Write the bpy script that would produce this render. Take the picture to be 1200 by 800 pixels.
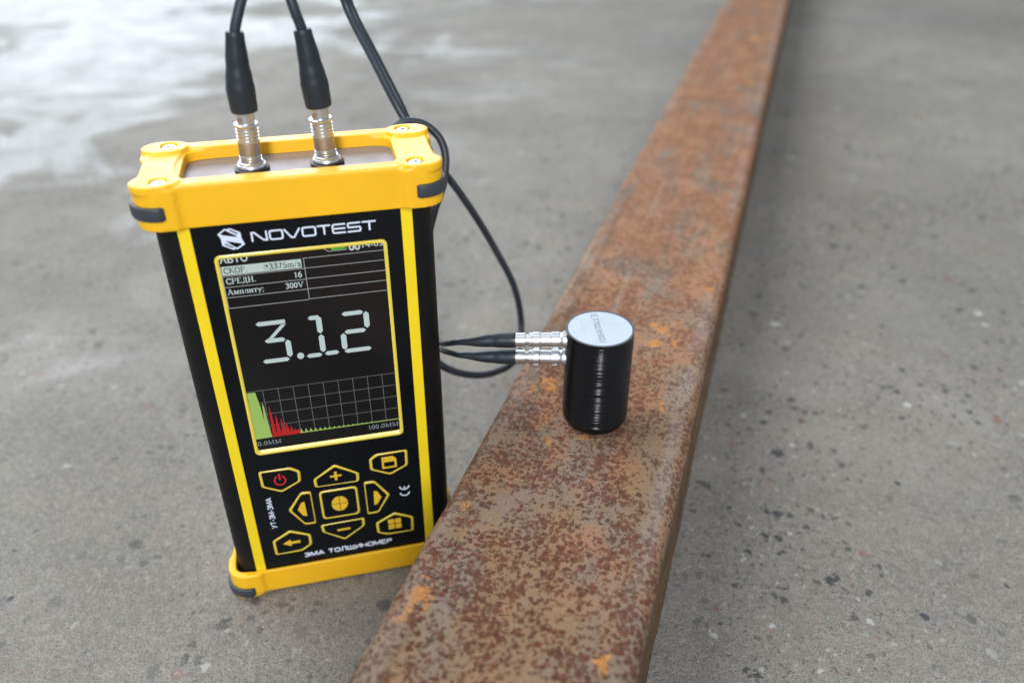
import bpy, bmesh, math, random
from mathutils import Vector, Matrix, noise as mnoise
from math import sin, cos, pi, radians

for o in list(bpy.data.objects): bpy.data.objects.remove(o)
random.seed(7)
SC = bpy.context.scene
COL = SC.collection
MM = 0.001

# ------------------------------------------------------------------ camera
PITCH = 0.5704878; ROLL = 0.00151; CAMH = 0.24053
cam = bpy.data.cameras.new('camera'); co = bpy.data.objects.new('camera', cam); COL.objects.link(co)
c_, s_ = cos(PITCH), sin(PITCH)
F = Vector((0, c_, -s_)); R0 = Vector((1, 0, 0)); U0 = Vector((0, s_, c_))
R = R0*cos(ROLL)+U0*sin(ROLL); U = -R0*sin(ROLL)+U0*cos(ROLL)
M = Matrix.Identity(4)
for i in range(3):
    M[i][0] = R[i]; M[i][1] = U[i]; M[i][2] = -F[i]
M[2][3] = CAMH
co.matrix_world = M
cam.sensor_fit = 'HORIZONTAL'; cam.sensor_width = 22.3; cam.lens = 979.34/1200*22.3
cam.clip_start = 0.005; cam.clip_end = 100
cam.dof.use_dof = True; cam.dof.focus_distance = 0.262; cam.dof.aperture_fstop = 4.5
SC.camera = co

# ------------------------------------------------------------------ light: a hall with a big open door behind to the left, soft light from above
w = bpy.data.worlds.new('World'); SC.world = w; w.use_nodes = True
bg = w.node_tree.nodes['Background']; bg.inputs[0].default_value = (0.80, 0.89, 1.0, 1); bg.inputs[1].default_value = 0.46

def area(name, loc, target, sx, sy, power, color):
    l = bpy.data.lights.new(name, 'AREA'); l.shape = 'RECTANGLE'; l.size = sx; l.size_y = sy
    l.energy = power; l.color = color
    o = bpy.data.objects.new(name, l); COL.objects.link(o)
    o.location = loc
    d = Vector(target)-Vector(loc)
    o.rotation_euler = d.to_track_quat('-Z', 'Y').to_euler()
    return o
area('door_light', (-2.2, 4.5, 1.65), (0, 0.3, 0.0), 4.6, 2.9, 215, (0.80, 0.90, 1.0))
area('roof_light', (-1.5, 0.7, 2.8), (0, 0.3, 0), 1.7, 1.7, 70, (1.0, 0.985, 0.96))
area('front_window_light', (0.10, -2.1, 1.5), (0, 0.25, 0.08), 0.40, 1.5, 62, (0.97, 0.98, 1.0))

SC.view_settings.view_transform = 'Standard'; SC.view_settings.look = 'None'
SC.view_settings.exposure = 0.0; SC.view_settings.gamma = 1.0
SC.view_settings.use_curve_mapping = False
SC.render.engine = 'CYCLES'
SC.render.resolution_x = 1024; SC.render.resolution_y = 682

# ------------------------------------------------------------------ materials
def mat(name, col=(0.5, 0.5, 0.5), rough=0.5, metal=0.0, coat=0.0, spec=0.5, emit=None, es=0.0):
    m = bpy.data.materials.new(name); m.use_nodes = True
    b = m.node_tree.nodes['Principled BSDF']
    b.inputs['Base Color'].default_value = (*col, 1)
    b.inputs['Roughness'].default_value = rough
    b.inputs['Metallic'].default_value = metal
    b.inputs['Coat Weight'].default_value = coat
    b.inputs['Specular IOR Level'].default_value = spec
    if emit:
        b.inputs['Emission Color'].default_value = (*emit, 1); b.inputs['Emission Strength'].default_value = es
    return m

class NT:
    def __init__(s, m):
        s.t = m.node_tree; s.b = s.t.nodes['Principled BSDF']
        s.co = s.t.nodes.new('ShaderNodeTexCoord').outputs['Object']
    def link(s, a, b): s.t.links.new(a, b)
    def mapping(s, scale=(1, 1, 1), loc=(0, 0, 0), rot=(0, 0, 0)):
        n = s.t.nodes.new('ShaderNodeMapping'); s.link(s.co, n.inputs['Vector'])
        n.inputs['Scale'].default_value = scale; n.inputs['Location'].default_value = loc; n.inputs['Rotation'].default_value = rot
        return n.outputs[0]
    def noise(s, scale, detail=4, rough=0.55, vec=None, dist=0.0):
        n = s.t.nodes.new('ShaderNodeTexNoise'); s.link(vec or s.co, n.inputs['Vector'])
        n.inputs['Scale'].default_value = scale; n.inputs['Detail'].default_value = detail
        n.inputs['Roughness'].default_value = rough; n.inputs['Distortion'].default_value = dist
        return n.outputs[0]
    def voro(s, scale, vec=None, rnd=1.0, out='Distance'):
        n = s.t.nodes.new('ShaderNodeTexVoronoi'); s.link(vec or s.co, n.inputs['Vector'])
        n.inputs['Scale'].default_value = scale; n.inputs['Randomness'].default_value = rnd
        return n
    def ramp(s, fac, pts):
        n = s.t.nodes.new('ShaderNodeValToRGB'); s.link(fac, n.inputs[0])
        e = n.color_ramp.elements
        while len(e) > 1: e.remove(e[-1])
        e[0].position = pts[0][0]; e[0].color = pts[0][1] if len(pts[0][1]) == 4 else (*pts[0][1], 1)
        for p, c in pts[1:]:
            x = e.new(p); x.color = c if len(c) == 4 else (*c, 1)
        return n.outputs[0]
    def g(s, fac, a, b, lo=0.0, hi=1.0):
        n = s.t.nodes.new('ShaderNodeMapRange'); s.link(fac, n.inputs[0])
        n.inputs[1].default_value = a; n.inputs[2].default_value = b
        n.inputs[3].default_value = lo; n.inputs[4].default_value = hi
        n.interpolation_type = 'SMOOTHSTEP'
        return n.outputs[0]
    def mix(s, fac, a, b, mode='MIX'):
        n = s.t.nodes.new('ShaderNodeMix'); n.data_type = 'RGBA'; n.blend_type = mode
        for sock, v in ((n.inputs[0], fac), (n.inputs[6], a), (n.inputs[7], b)):
            if isinstance(v, (int, float)): sock.default_value = v
            elif isinstance(v, tuple): sock.default_value = (*v, 1)
            else: s.link(v, sock)
        return n.outputs[2]
    def math(s, op, a, b=0.0):
        n = s.t.nodes.new('ShaderNodeMath'); n.operation = op
        for sock, v in ((n.inputs[0], a), (n.inputs[1], b)):
            if isinstance(v, (int, float)): sock.default_value = v
            else: s.link(v, sock)
        return n.outputs[0]
    def bump(s, h, dist, strength=1.0, prev=None):
        n = s.t.nodes.new('ShaderNodeBump'); s.link(h, n.inputs['Height'])
        n.inputs['Distance'].default_value = dist; n.inputs['Strength'].default_value = strength
        if prev: s.link(prev, n.inputs['Normal'])
        return n.outputs[0]
    def out(s, name, v): s.link(v, s.b.inputs[name])

def grain(m, col, amp=0.08, scale=900, bump=0.00002, rough=None):
    """moulded / handled surface: faint tone variation, fine relief and uneven gloss"""
    n = NT(m)
    a = n.noise(60, 5, 0.6)
    n.out('Base Color', n.mix(n.g(a, 0.3, 0.7), tuple(c*(1-amp) for c in col), tuple(min(1, c*(1+amp)) for c in col)))
    b = n.noise(scale, 3, 0.6)
    n.out('Normal', n.bump(b, bump))
    if rough is not None:
        n.out('Roughness', n.g(n.noise(140, 6, 0.7), 0.3, 0.75, rough*0.85, rough*1.25))
    return m

YEL = (0.94, 0.51, 0.010)
m_yellow = grain(mat('yellow_rubber', YEL, 0.38, spec=0.5), YEL, 0.03, 1500, 0.00003, 0.38)
m_stripe = grain(mat('yellow_stripe', (0.92, 0.68, 0.015), 0.45, spec=0.4), (0.92, 0.68, 0.015), 0.03, 1500, 0.00001, 0.42)
m_line = mat('yellow_print', (0.78, 0.58, 0.06), 0.35)
m_icon = mat('icon_print', (0.80, 0.50, 0.03), 0.4)
m_red = mat('red_print', (0.62, 0.015, 0.03), 0.4)
m_white = mat('white_print', (0.72, 0.80, 0.95), 0.4)
m_body = grain(mat('black_housing', (0.006, 0.006, 0.007), 0.5, spec=0.22), (0.006, 0.006, 0.007), 0.1, 1200, 0.00002, 0.48)
m_panel = grain(mat('black_film', (0.006, 0.006, 0.008), 0.3, spec=0.22), (0.004, 0.006, 0.008), 0.1, 800, 0.000004, 0.28)
m_insert = grain(mat('grey_rubber', (0.035, 0.045, 0.055), 0.55), (0.035, 0.045, 0.055), 0.15, 1500, 0.00003, 0.5)
m_rubber = grain(mat('cable_rubber', (0.024, 0.032, 0.044), 0.42), (0.024, 0.032, 0.044), 0.2, 1800, 0.00002, 0.4)
m_boot = grain(mat('boot_rubber', (0.016, 0.022, 0.030), 0.42), (0.016, 0.022, 0.030), 0.2, 1800, 0.00002, 0.42)
m_metal = mat('nickel', (0.70, 0.72, 0.75), 0.33, 1.0)
m_metal2 = mat('brushed_nickel', (0.50, 0.46, 0.44), 0.42, 1.0)
m_notch = mat('notch_metal', (0.42, 0.33, 0.26), 0.45, 1.0)
m_chrome = mat('screw_steel', (0.86, 0.85, 0.84), 0.28, 1.0)
m_dark = mat('socket_black', (0.004, 0.004, 0.004), 0.4)
m_plate = grain(mat('anodised_plate', (0.28, 0.25, 0.255), 0.42, 0.55), (0.28, 0.25, 0.255), 0.05, 1500, 0.00001, 0.42)
m_probe = mat('probe_black', (0.004, 0.005, 0.007), 0.19, spec=0.34)
m_ring = mat('probe_rim', (0.16, 0.18, 0.20), 0.35, 0.6)
m_label = grain(mat('silver_label', (0.60, 0.68, 0.78), 0.3, 0.25), (0.60, 0.68, 0.78), 0.04, 500, 0.00001, 0.3)
m_ink = mat('grey_ink', (0.24, 0.27, 0.32), 0.5)
m_ink2 = mat('pale_ink', (0.62, 0.67, 0.73), 0.5)

m_lcd = mat('display_glass', (0.006, 0.006, 0.006), 0.16, spec=0.4, emit=(0.004, 0.004, 0.005), es=1.0)
def lit(name, col, k=1.0): return mat(name, tuple(c*0.15 for c in col), 0.3, emit=col, es=k)
m_lw = lit('lcd_white', (0.44, 0.51, 0.51)); m_ldig = lit('lcd_digit', (0.42, 0.51, 0.51))
m_lgrid = lit('lcd_grid', (0.115, 0.115, 0.115)); m_ltab = lit('lcd_rule', (0.34, 0.36, 0.36))
m_lgreen = lit('lcd_green', (0.27, 0.42, 0.10)); m_lred = lit('lcd_red', (0.40, 0.012, 0.014))
m_lbar = lit('lcd_bar', (0.42, 0.52, 0.48)); m_lbat = lit('lcd_battery', (0.06, 0.34, 0.03))
m_lblack = mat('lcd_black', (0.01, 0.012, 0.014), 0.3)
m_lgy = lit('lcd_grey', (0.20, 0.24, 0.27))

# concrete floor
# the floor
def concrete():
    m = mat('concrete', (0.3, 0.3, 0.3), 0.7); n = NT(m)
    big = n.noise(3.2, 6, 0.62, dist=0.6); mid = n.noise(22, 6, 0.65, dist=0.3); fine = n.noise(420, 5, 0.75); sand = n.noise(1500, 3, 0.7)
    col = n.mix(n.g(big, 0.32, 0.70), (0.190, 0.174, 0.146), (0.340, 0.317, 0.274))
    col = n.mix(n.g(mid, 0.30, 0.72, 0, 0.55), col, (0.185, 0.182, 0.170))
    col = n.mix(n.g(n.noise(9, 5, 0.6, dist=1.0), 0.54, 0.72, 0, 0.5), col, (0.36, 0.345, 0.32))
    col = n.mix(n.g(fine, 0.40, 0.68, 0, 0.50), col, (0.39, 0.37, 0.335))
    col = n.mix(n.g(sand, 0.48, 0.64, 0, 0.85), col, (0.085, 0.082, 0.077))
    # embedded aggregate of three sizes, cut out of cells with noisy edges
    xyz = n.t.nodes.new('ShaderNodeSeparateXYZ'); n.link(n.co, xyz.inputs[0])
    warp = n.mix(0.0022, n.co, n.t.nodes.new('ShaderNodeTexNoise').outputs['Color'], 'LINEAR_LIGHT')
    wn = [x for x in n.t.nodes if x.bl_idname == 'ShaderNodeTexNoise'][-1]
    n.link(n.co, wn.inputs['Vector']); wn.inputs['Scale'].default_value = 420; wn.inputs['Detail'].default_value = 3
    for sc, rad, dens, dark, red, a in ((110, 0.34, 0.52, (0.042, 0.048, 0.055), (0.23, 0.105, 0.08), 0.88),
                                    (230, 0.40, 0.36, (0.045, 0.048, 0.052), (0.26, 0.18, 0.14), 0.88),
                                    (520, 0.48, 0.30, (0.075, 0.075, 0.075), (0.45, 0.44, 0.42), 0.7)):
        v = n.voro(sc, warp)
        sep = n.t.nodes.new('ShaderNodeSeparateColor'); n.link(v.outputs['Color'], sep.inputs[0])
        size = n.math('MULTIPLY', n.g(sep.outputs[0], dens, 1.0), rad)
        msk = n.math('MULTIPLY', n.g(n.math('SUBTRACT', size, v.outputs['Distance']), 0.0, 0.06), a)
        msk = n.math('MULTIPLY', msk, n.g(n.noise(14, 3, 0.6), 0.38, 0.60, 0.35, 1.0))
        msk = n.math('MULTIPLY', msk, n.g(n.math('ADD', xyz.outputs[0], n.g(big, .3, .7, -.05, .05)), -0.08, 0.06, 0.6, 1.0))
        cc = n.mix(n.g(sep.outputs[1], 0.80, 0.84), dark, red)
        cc = n.mix(n.g(sep.outputs[2], 0.95, 0.97), cc, (0.50, 0.50, 0.49))
        col = n.mix(msk, col, cc)
    n.out('Base Color', col)
    # damp / trowelled patches are smoother
    patch = n.noise(4.2, 6, 0.62, dist=0.7, vec=n.mapping((1.0, 1.5, 1), (0.35, 0.1, 0), (0, 0, radians(24))))
    wet = n.math('MULTIPLY', n.g(n.math('MULTIPLY', xyz.outputs[0], -1.0), 0.10, 0.48), n.g(xyz.outputs[1], 0.55, 0.95))
    wet = n.g(n.math('ADD', patch, n.math('MULTIPLY', wet, 0.20)), 0.535, 0.635)
    rg = n.math('SUBTRACT', 0.80, n.math('MULTIPLY', wet, 0.40))
    rg = n.math('ADD', rg, n.g(mid, 0.3, 0.7, -0.06, 0.10))
    n.out('Roughness', rg)
    n_str = 0.7
    b1 = n.bump(n.noise(60, 6, 0.7), 0.0018, n_str)
    b2 = n.bump(fine, 0.0007, 0.9, b1)
    b3 = n.bump(sand, 0.00022, 0.8, b2)
    n.out('Normal', b3)
    return m
m_floor = concrete()

def rust():
    m = mat('rusty_steel', (0.3, 0.2, 0.15), 0.6); n = NT(m)
    st = n.mapping((1.0, 0.45, 1.0))
    big = n.noise(24, 6, 0.65, st, 0.2); mid = n.noise(95, 6, 0.68, st, 0.2); fine = n.noise(900, 4, 0.7)
    sep = n.t.nodes.new('ShaderNodeSeparateXYZ'); n.link(n.co, sep.inputs[0])
    far = n.g(sep.outputs[1], 0.20, 0.52)
    # mill scale: grey, buff and mauve
    col = n.mix(n.g(big, 0.36, 0.62), (0.195, 0.160, 0.125), (0.250, 0.160, 0.092))
    col = n.mix(n.g(mid, 0.42, 0.66, 0, 0.60), col, (0.300, 0.165, 0.080))
    col = n.mix(n.math('MULTIPLY', n.g(n.noise(40, 7, 0.7, st, 0.3), 0.48, 0.60), 0.55), col, (0.215, 0.190, 0.175))
    # thin bloom of orange rust, denser farther along the tube
    orange = n.g(n.math('ADD', n.noise(60, 8, 0.74, st, 0.3), n.math('MULTIPLY', far, 0.17)), 0.56, 0.72, 0, 0.78)
    col = n.mix(orange, col, (0.36, 0.165, 0.088))
    col = n.mix(n.g(fine, 0.35, 0.7, 0, 0.25), col, (0.40, 0.29, 0.20))
    # clustered dark red-brown pits: round grains whose number follows a coarser noise
    clus = n.noise(60, 5, 0.62)
    pit = n.noise(520, 2.5, 0.5, None, 0.1)
    wv = n.t.nodes.new('ShaderNodeTexNoise'); n.link(n.co, wv.inputs['Vector']); wv.inputs['Scale'].default_value = 900; wv.inputs['Detail'].default_value = 2
    wco = n.mix(0.0010, n.co, wv.outputs['Color'], 'LINEAR_LIGHT')
    pits = None
    for sc_, rad_, lo_, hi_ in ((540, 0.56, 0.34, 0.60), (860, 0.56, 0.30, 0.62)):
        vo = n.voro(sc_, wco); sp = n.t.nodes.new('ShaderNodeSeparateColor'); n.link(vo.outputs['Color'], sp.inputs[0])
        on = n.g(n.math('SUBTRACT', n.g(clus, lo_, hi_, 0.10, 0.93), sp.outputs[0]), -0.02, 0.02)
        siz = n.g(sp.outputs[1], 0, 1, rad_*0.6, rad_*1.15)
        dd = n.math('MULTIPLY', n.g(n.math('SUBTRACT', siz, vo.outputs['Distance']), 0.0, 0.12), on)
        pits = dd if pits is None else n.math('MAXIMUM', pits, n.math('MULTIPLY', dd, 0.8))
    pcol = n.mix(n.g(n.noise(500, 3, 0.6), 0.35, 0.65), (0.155, 0.044, 0.028), (0.070, 0.021, 0.016))
    pitsf = n.math('MULTIPLY', pits, n.g(sep.outputs[1], 0.22, 0.60, 0.90, 0.45))
    col = n.mix(pitsf, col, pcol)
    # a few bright flakes of fresh rust
    fl = n.g(n.math('ADD', n.noise(26, 5, 0.7, n.mapping((1, .8, 1), (0.37, 0.12, 0.0)), 0.4), n.g(fine, .3, .7, -.03, .03)), 0.652, 0.680, 0, 0.8)
    # the separate fresh-rust scabs seen on the near part of the tube
    for fx, fy, fr in ((-.0262, .2990, .0029), (-.0275, .2905, .0014), (.0250, .2935, .0017), (-.0266, .3345, .0013), (.0216, .4010, .0014)):
        dx = n.math('SUBTRACT', sep.outputs[0], fx); dy = n.math('MULTIPLY', n.math('SUBTRACT', sep.outputs[1], fy), 0.6)
        dist = n.math('SQRT', n.math('ADD', n.math('MULTIPLY', dx, dx), n.math('MULTIPLY', dy, dy)))
        fl = n.math('MAXIMUM', fl, n.g(n.math('SUBTRACT', n.math('ADD', fr, n.g(n.noise(420, 4, 0.7), .3, .7, -fr, fr*.9)), dist), 0.0, 0.0006, 0, 0.85))
    col = n.mix(fl, col, (0.56, 0.25, 0.075))
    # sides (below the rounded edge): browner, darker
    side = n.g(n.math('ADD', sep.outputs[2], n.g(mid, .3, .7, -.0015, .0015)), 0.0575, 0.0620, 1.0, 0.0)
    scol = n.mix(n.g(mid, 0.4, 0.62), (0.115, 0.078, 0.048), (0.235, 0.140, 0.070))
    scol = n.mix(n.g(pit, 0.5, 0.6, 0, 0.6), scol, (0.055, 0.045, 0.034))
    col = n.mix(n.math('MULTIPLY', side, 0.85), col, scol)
    # rubbed arrises
    ax = n.math('ABSOLUTE', sep.outputs[0])
    arr = n.math('MULTIPLY', n.math('MULTIPLY', n.g(ax, 0.0245, 0.0275), n.g(ax, 0.0318, 0.0295)), n.g(n.noise(55, 5, 0.65, n.mapping((1, .35, 1))), 0.42, 0.60, 0, 0.4))
    col = n.mix(arr, col, (0.32, 0.28, 0.265))
    # long drawn run marks and handling scratches
    scr = n.noise(260, 3, 0.6, n.mapping((1.0, 0.035, 1.0), (0, 0, 0), (0, 0, radians(4))))
    col = n.mix(n.g(scr, 0.60, 0.68, 0, 0.35), col, (0.36, 0.29, 0.23))
    col = n.mix(n.g(scr, 0.40, 0.33, 0, 0.30), col, (0.11, 0.065, 0.045))
    col = n.mix(n.g(far, 0, 1, 0.12, 0.0), col, (0.05, 0.03, 0.02))
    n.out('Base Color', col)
    n.out('Roughness', n.g(pits, 0, 1, 0.70, 0.9))
    n.b.inputs['Specular IOR Level'].default_value = 0.10
    b1 = n.bump(big, 0.0010, 0.4)
    b2 = n.bump(n.math('MULTIPLY', pits, -1.0), 0.00045, 0.9, b1)
    b3 = n.bump(n.noise(650, 5, 0.75), 0.00035, 0.9, b2)
    n.out('Normal', b3)
    return m
m_rust = rust()

# ------------------------------------------------------------------ mesh helpers (all sizes in mm)
def mesh_obj(name, verts, faces, material, parent=None, smooth=False, auto=None, loc=None):
    me = bpy.data.meshes.new(name)
    me.from_pydata([(x*MM, y*MM, z*MM) for x, y, z in verts], [], faces)
    bm = bmesh.new(); bm.from_mesh(me); bmesh.ops.recalc_face_normals(bm, faces=bm.faces); bm.to_mesh(me); bm.free()
    me.materials.append(material)
    o = bpy.data.objects.new(name, me); COL.objects.link(o)
    if parent: o.parent = parent
    if smooth or auto:
        for p in me.polygons: p.use_smooth = True
        if auto:
            me.set_sharp_from_angle(angle=radians(auto))
    return o

def empty(name, loc, rz=0.0):
    o = bpy.data.objects.new(name, None); COL.objects.link(o); o.empty_display_size = 0.02
    o.location = Vector(loc)*MM; o.rotation_euler = (0, 0, rz); return o
def tag(o, label=None, cat=None, group=None, kind=None):
    if label: o['label'] = label
    if cat: o['category'] = cat
    if group: o['group'] = group
    if kind: o['kind'] = kind
    return o

class Geo:
    def __init__(s): s.v = []; s.f = []
    def add(s, v, f):
        k = len(s.v); s.v += [tuple(a) for a in v]; s.f += [tuple(i+k for i in q) for q in f]
    def ring(s, outer, inner, z0, z1):
        """closed wall between two outlines with equal point counts"""
        n = len(outer)
        v = [(x, y, z0) for x, y in outer]+[(x, y, z1) for x, y in outer]+[(x, y, z0) for x, y in inner]+[(x, y, z1) for x, y in inner]
        f = []
        for i in range(n):
            j = (i+1) % n
            f += [(i, j, n+j, n+i), (2*n+i, 3*n+i, 3*n+j, 2*n+j), (n+i, n+j, 3*n+j, 3*n+i), (i, 2*n+i, 2*n+j, j)]
        s.add(v, f)
    def prism(s, outer, z0, z1):
        n = len(outer)
        v = [(x, y, z0) for x, y in outer]+[(x, y, z1) for x, y in outer]
        f = [tuple(range(n))[::-1], tuple(range(n, 2*n))]+[(i, (i+1) % n, n+(i+1) % n, n+i) for i in range(n)]
        s.add(v, f)
    def fprism(s, poly, y0, y1):
        """polygon in the x/z plane, thickness in y"""
        n = len(poly)
        v = [(x, y0, z) for x, z in poly]+[(x, y1, z) for x, z in poly]
        f = [tuple(range(n)), tuple(range(n, 2*n))[::-1]]+[(i, n+i, n+(i+1) % n, (i+1) % n) for i in range(n)]
        s.add(v, f)
    def strip(s, pts, w, y0, y1, closed=False):
        """a mitred line of width w in the x/z plane"""
        P = [Vector(p) for p in pts]; n = len(P); L = []; Rr = []
        for i in range(n):
            a = P[i-1] if (i > 0 or closed) else None
            b = P[(i+1) % n] if (i < n-1 or closed) else None
            d1 = (P[i]-a).normalized() if a is not None else None
            d2 = (b-P[i]).normalized() if b is not None else None
            if d1 is None: d1 = d2
            if d2 is None: d2 = d1
            t = (d1+d2)
            t = t.normalized() if t.length > 1e-6 else d1
            nn = Vector((-t.y, t.x)); k = nn.dot(Vector((-d1.y, d1.x))); k = max(k, 0.45)
            q = nn*(w/2/k)
            L.append(P[i]+q); Rr.append(P[i]-q)
        v = []
        for i in range(n):
            v += [(L[i].x, y0, L[i].y), (Rr[i].x, y0, Rr[i].y), (L[i].x, y1, L[i].y), (Rr[i].x, y1, Rr[i].y)]
        f = []
        m = n if closed else n-1
        for i in range(m):
            a = 4*i; b = 4*((i+1) % n)
            f += [(a, b, b+1, a+1), (a, a+2, b+2, b), (a+1, b+1, b+3, a+3), (a+2, a+3, b+3, b+2)]
        if not closed:
            f += [(0, 1, 3, 2), (4*n-4, 4*n-2, 4*n-1, 4*n-3)]
        s.add(v, f)
    def lathe(s, prof, org, ax, sides=40):
        ax = Vector(ax).normalized(); org = Vector(org)
        e1 = ax.orthogonal().normalized(); e2 = ax.cross(e1)
        v = []; f = []
        for t, r in prof:
            for k in range(sides):
                a = 2*pi*k/sides; v.append(org+ax*t+e1*(r*cos(a))+e2*(r*sin(a)))
        m = len(prof)
        for i in range(m-1):
            for k in range(sides):
                j = (k+1) % sides
                f.append((i*sides+k, i*sides+j, (i+1)*sides+j, (i+1)*sides+k))
        f.append(tuple(range(sides))[::-1]); f.append(tuple(range((m-1)*sides, m*sides)))
        s.add(v, f)
    def obj(s, name, material, parent=None, smooth=False, auto=None):
        return mesh_obj(name, s.v, s.f, material, parent, smooth, auto)

def spline(pts, n=14):
    P = [Vector(p) for p in pts]; P = [P[0]*2-P[1]]+P+[P[-1]*2-P[-2]]; out = []
    for i in range(1, len(P)-2):
        p0, p1, p2, p3 = P[i-1:i+3]
        t0 = 0; t1 = t0+(p1-p0).length**.5; t2 = t1+(p2-p1).length**.5; t3 = t2+(p3-p2).length**.5
        for k in range(n):
            t = t1+(t2-t1)*k/n
            A1 = p0*((t1-t)/(t1-t0))+p1*((t-t0)/(t1-t0)); A2 = p1*((t2-t)/(t2-t1))+p2*((t-t1)/(t2-t1)); A3 = p2*((t3-t)/(t3-t2))+p3*((t-t2)/(t3-t2))
            B1 = A1*((t2-t)/(t2-t0))+A2*((t-t0)/(t2-t0)); B2 = A2*((t3-t)/(t3-t1))+A3*((t-t1)/(t3-t1))
            out.append(B1*((t2-t)/(t2-t1))+B2*((t-t1)/(t2-t1)))
    out.append(P[-2]); return out
def tube(pts, rad, sides=16, squash=None):
    """sweep a circle along points; rad a number or a function of 0..1"""
    v = []; f = []; n = len(pts); pts = [Vector(p) for p in pts]
    T = [(pts[min(i+1, n-1)]-pts[max(i-1, 0)]).normalized() for i in range(n)]
    e = T[0].orthogonal().normalized()
    for i in range(n):
        e = (e-T[i]*e.dot(T[i])).normalized(); b = T[i].cross(e)
        r = rad(i/(n-1)) if callable(rad) else rad
        for k in range(sides):
            a = 2*pi*k/sides; v.append(pts[i]+e*(r*cos(a))+b*(r*sin(a)))
    for i in range(n-1):
        for k in range(sides):
            j = (k+1) % sides; f.append((i*sides+k, i*sides+j, (i+1)*sides+j, (i+1)*sides+k))
    f.append(tuple(range(sides))[::-1]); f.append(tuple(range((n-1)*sides, n*sides)))
    return v, f
def rrect(x0, x1, y0, y1, r, k=8):
    o = []
    for cx, cy, a0 in ((x1-r, y0+r, -90), (x1-r, y1-r, 0), (x0+r, y1-r, 90), (x0+r, y0+r, 180)):
        for i in range(k+1):
            a = radians(a0+90*i/k); o.append((cx+r*cos(a), cy+r*sin(a)))
    return o
def text(name, s, size, width, material, parent, fn, offset=0.0, depth=0.03):
    """font text laid flat: fn maps text coordinates (x right, y up, 0..) to 3D mm; width squeezes the line to a length"""
    cu = bpy.data.curves.new(name, 'FONT'); cu.body = s; cu.size = size; cu.offset = offset; cu.resolution_u = 3
    ob = bpy.data.objects.new(name, cu); COL.objects.link(ob)
    dg = bpy.context.evaluated_depsgraph_get(); me = bpy.data.meshes.new_from_object(ob.evaluated_get(dg))
    bpy.data.objects.remove(ob); bpy.data.curves.remove(cu)
    xs = [v.co.x for v in me.vertices]; a, b = min(xs), max(xs); k = width/(b-a)
    for v in me.vertices: v.co = Vector(fn((v.co.x-a)*k, v.co.y))*MM
    me.name = name; me.materials.clear(); me.materials.append(material)
    o = bpy.data.objects.new(name, me); COL.objects.link(o); o.parent = parent
    return o

# ------------------------------------------------------------------ setting: concrete floor
GZ = -0.75                                   # floor level in mm (gauge stands on its corner pads)
fl = Geo(); fl.add([(-6000, -4000, GZ), (6000, -4000, GZ), (6000, 8000, GZ), (-6000, 8000, GZ)], [(0, 1, 2, 3)])
floor = fl.obj('floor', m_floor); tag(floor, kind='structure')

# ------------------------------------------------------------------ rusty square steel tube
BA = radians(17.85)
def beam():
    W, H, L = 67.0, 63.5-GZ, 1900.0
    prof = rrect(-W/2, W/2, 0, H, 4.2, 8)
    inner = rrect(-W/2+4, W/2-4, 4, H-4, 3.0, 8)
    # add points along the flat sides so that the surface can be uneven
    def dens(p, step):
        o = []
        for i in range(len(p)):
            a, b = p[i], p[(i+1) % len(p)]; d = math.dist(a, b); k = max(1, int(d/step))
            for j in range(k): o.append((a[0]+(b[0]-a[0])*j/k, a[1]+(b[1]-a[1])*j/k))
        return o
    prof = dens(prof, 4.0)
    ny = 420; v = []; f = []; n = len(prof)
    for i in range(ny+1):
        y = L*i/ny
        for x, z in prof:
            d = mnoise.noise(Vector((x*.03+4, y*.012, z*.03)))*0.55+mnoise.noise(Vector((x*.13, y*.06, z*.13+9)))*0.32+mnoise.noise(Vector((x*.4, y*.16, z*.4)))*0.16
            r = Vector((x, z-H/2)).normalized()
            v.append((x+r.x*d, y, z+r.y*d))
    for i in range(ny):
        for k in range(n):
            j = (k+1) % n; f.append((i*n+k, i*n+j, (i+1)*n+j, (i+1)*n+k))
    g = Geo(); g.add(v, f)
    # inner wall and the ring-shaped cut ends
    m = len(inner); q = len(g.v)
    g.v += [(x, 0.0, z) for x, z in inner]+[(x, L, z) for x, z in inner]
    for k in range(m): g.f.append((q+k, q+m+k, q+m+(k+1) % m, q+(k+1) % m))
    bmv = g
    o = g.obj('steel_tube', m_rust, None, auto=40)
    # bridge the ends
    bm = bmesh.new(); bm.from_mesh(o.data)
    for yy in (0.0, L*MM):
        ed = [e for e in bm.edges if e.is_boundary and all(abs(vv.co.y-yy) < 1e-6 for vv in e.verts)]
        bmesh.ops.bridge_loops(bm, edges=ed)
    bmesh.ops.recalc_face_normals(bm, faces=bm.faces)
    bm.to_mesh(o.data); bm.free()
    return o
bt = beam()
d = Vector((sin(BA), cos(BA), 0)); nrm = Vector((cos(BA), -sin(BA), 0))
mid = Vector((-5.5, 124.4, 0))
start = mid-d*280
bt.location = Vector((start.x, start.y, GZ))*MM; bt.rotation_euler = (0, 0, -BA)
tag(bt, 'long rusty brown square steel tube lying across the concrete floor', 'steel tube')

# ------------------------------------------------------------------ thickness gauge
PSI = 0.23764163; OX, OY = -59.6431, 213.4813
gauge = empty('thickness_gauge', (OX, OY, 0), PSI)
tag(gauge, 'yellow and black handheld thickness gauge with lit screen, standing upright beside the rusty tube', 'thickness gauge')

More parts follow.
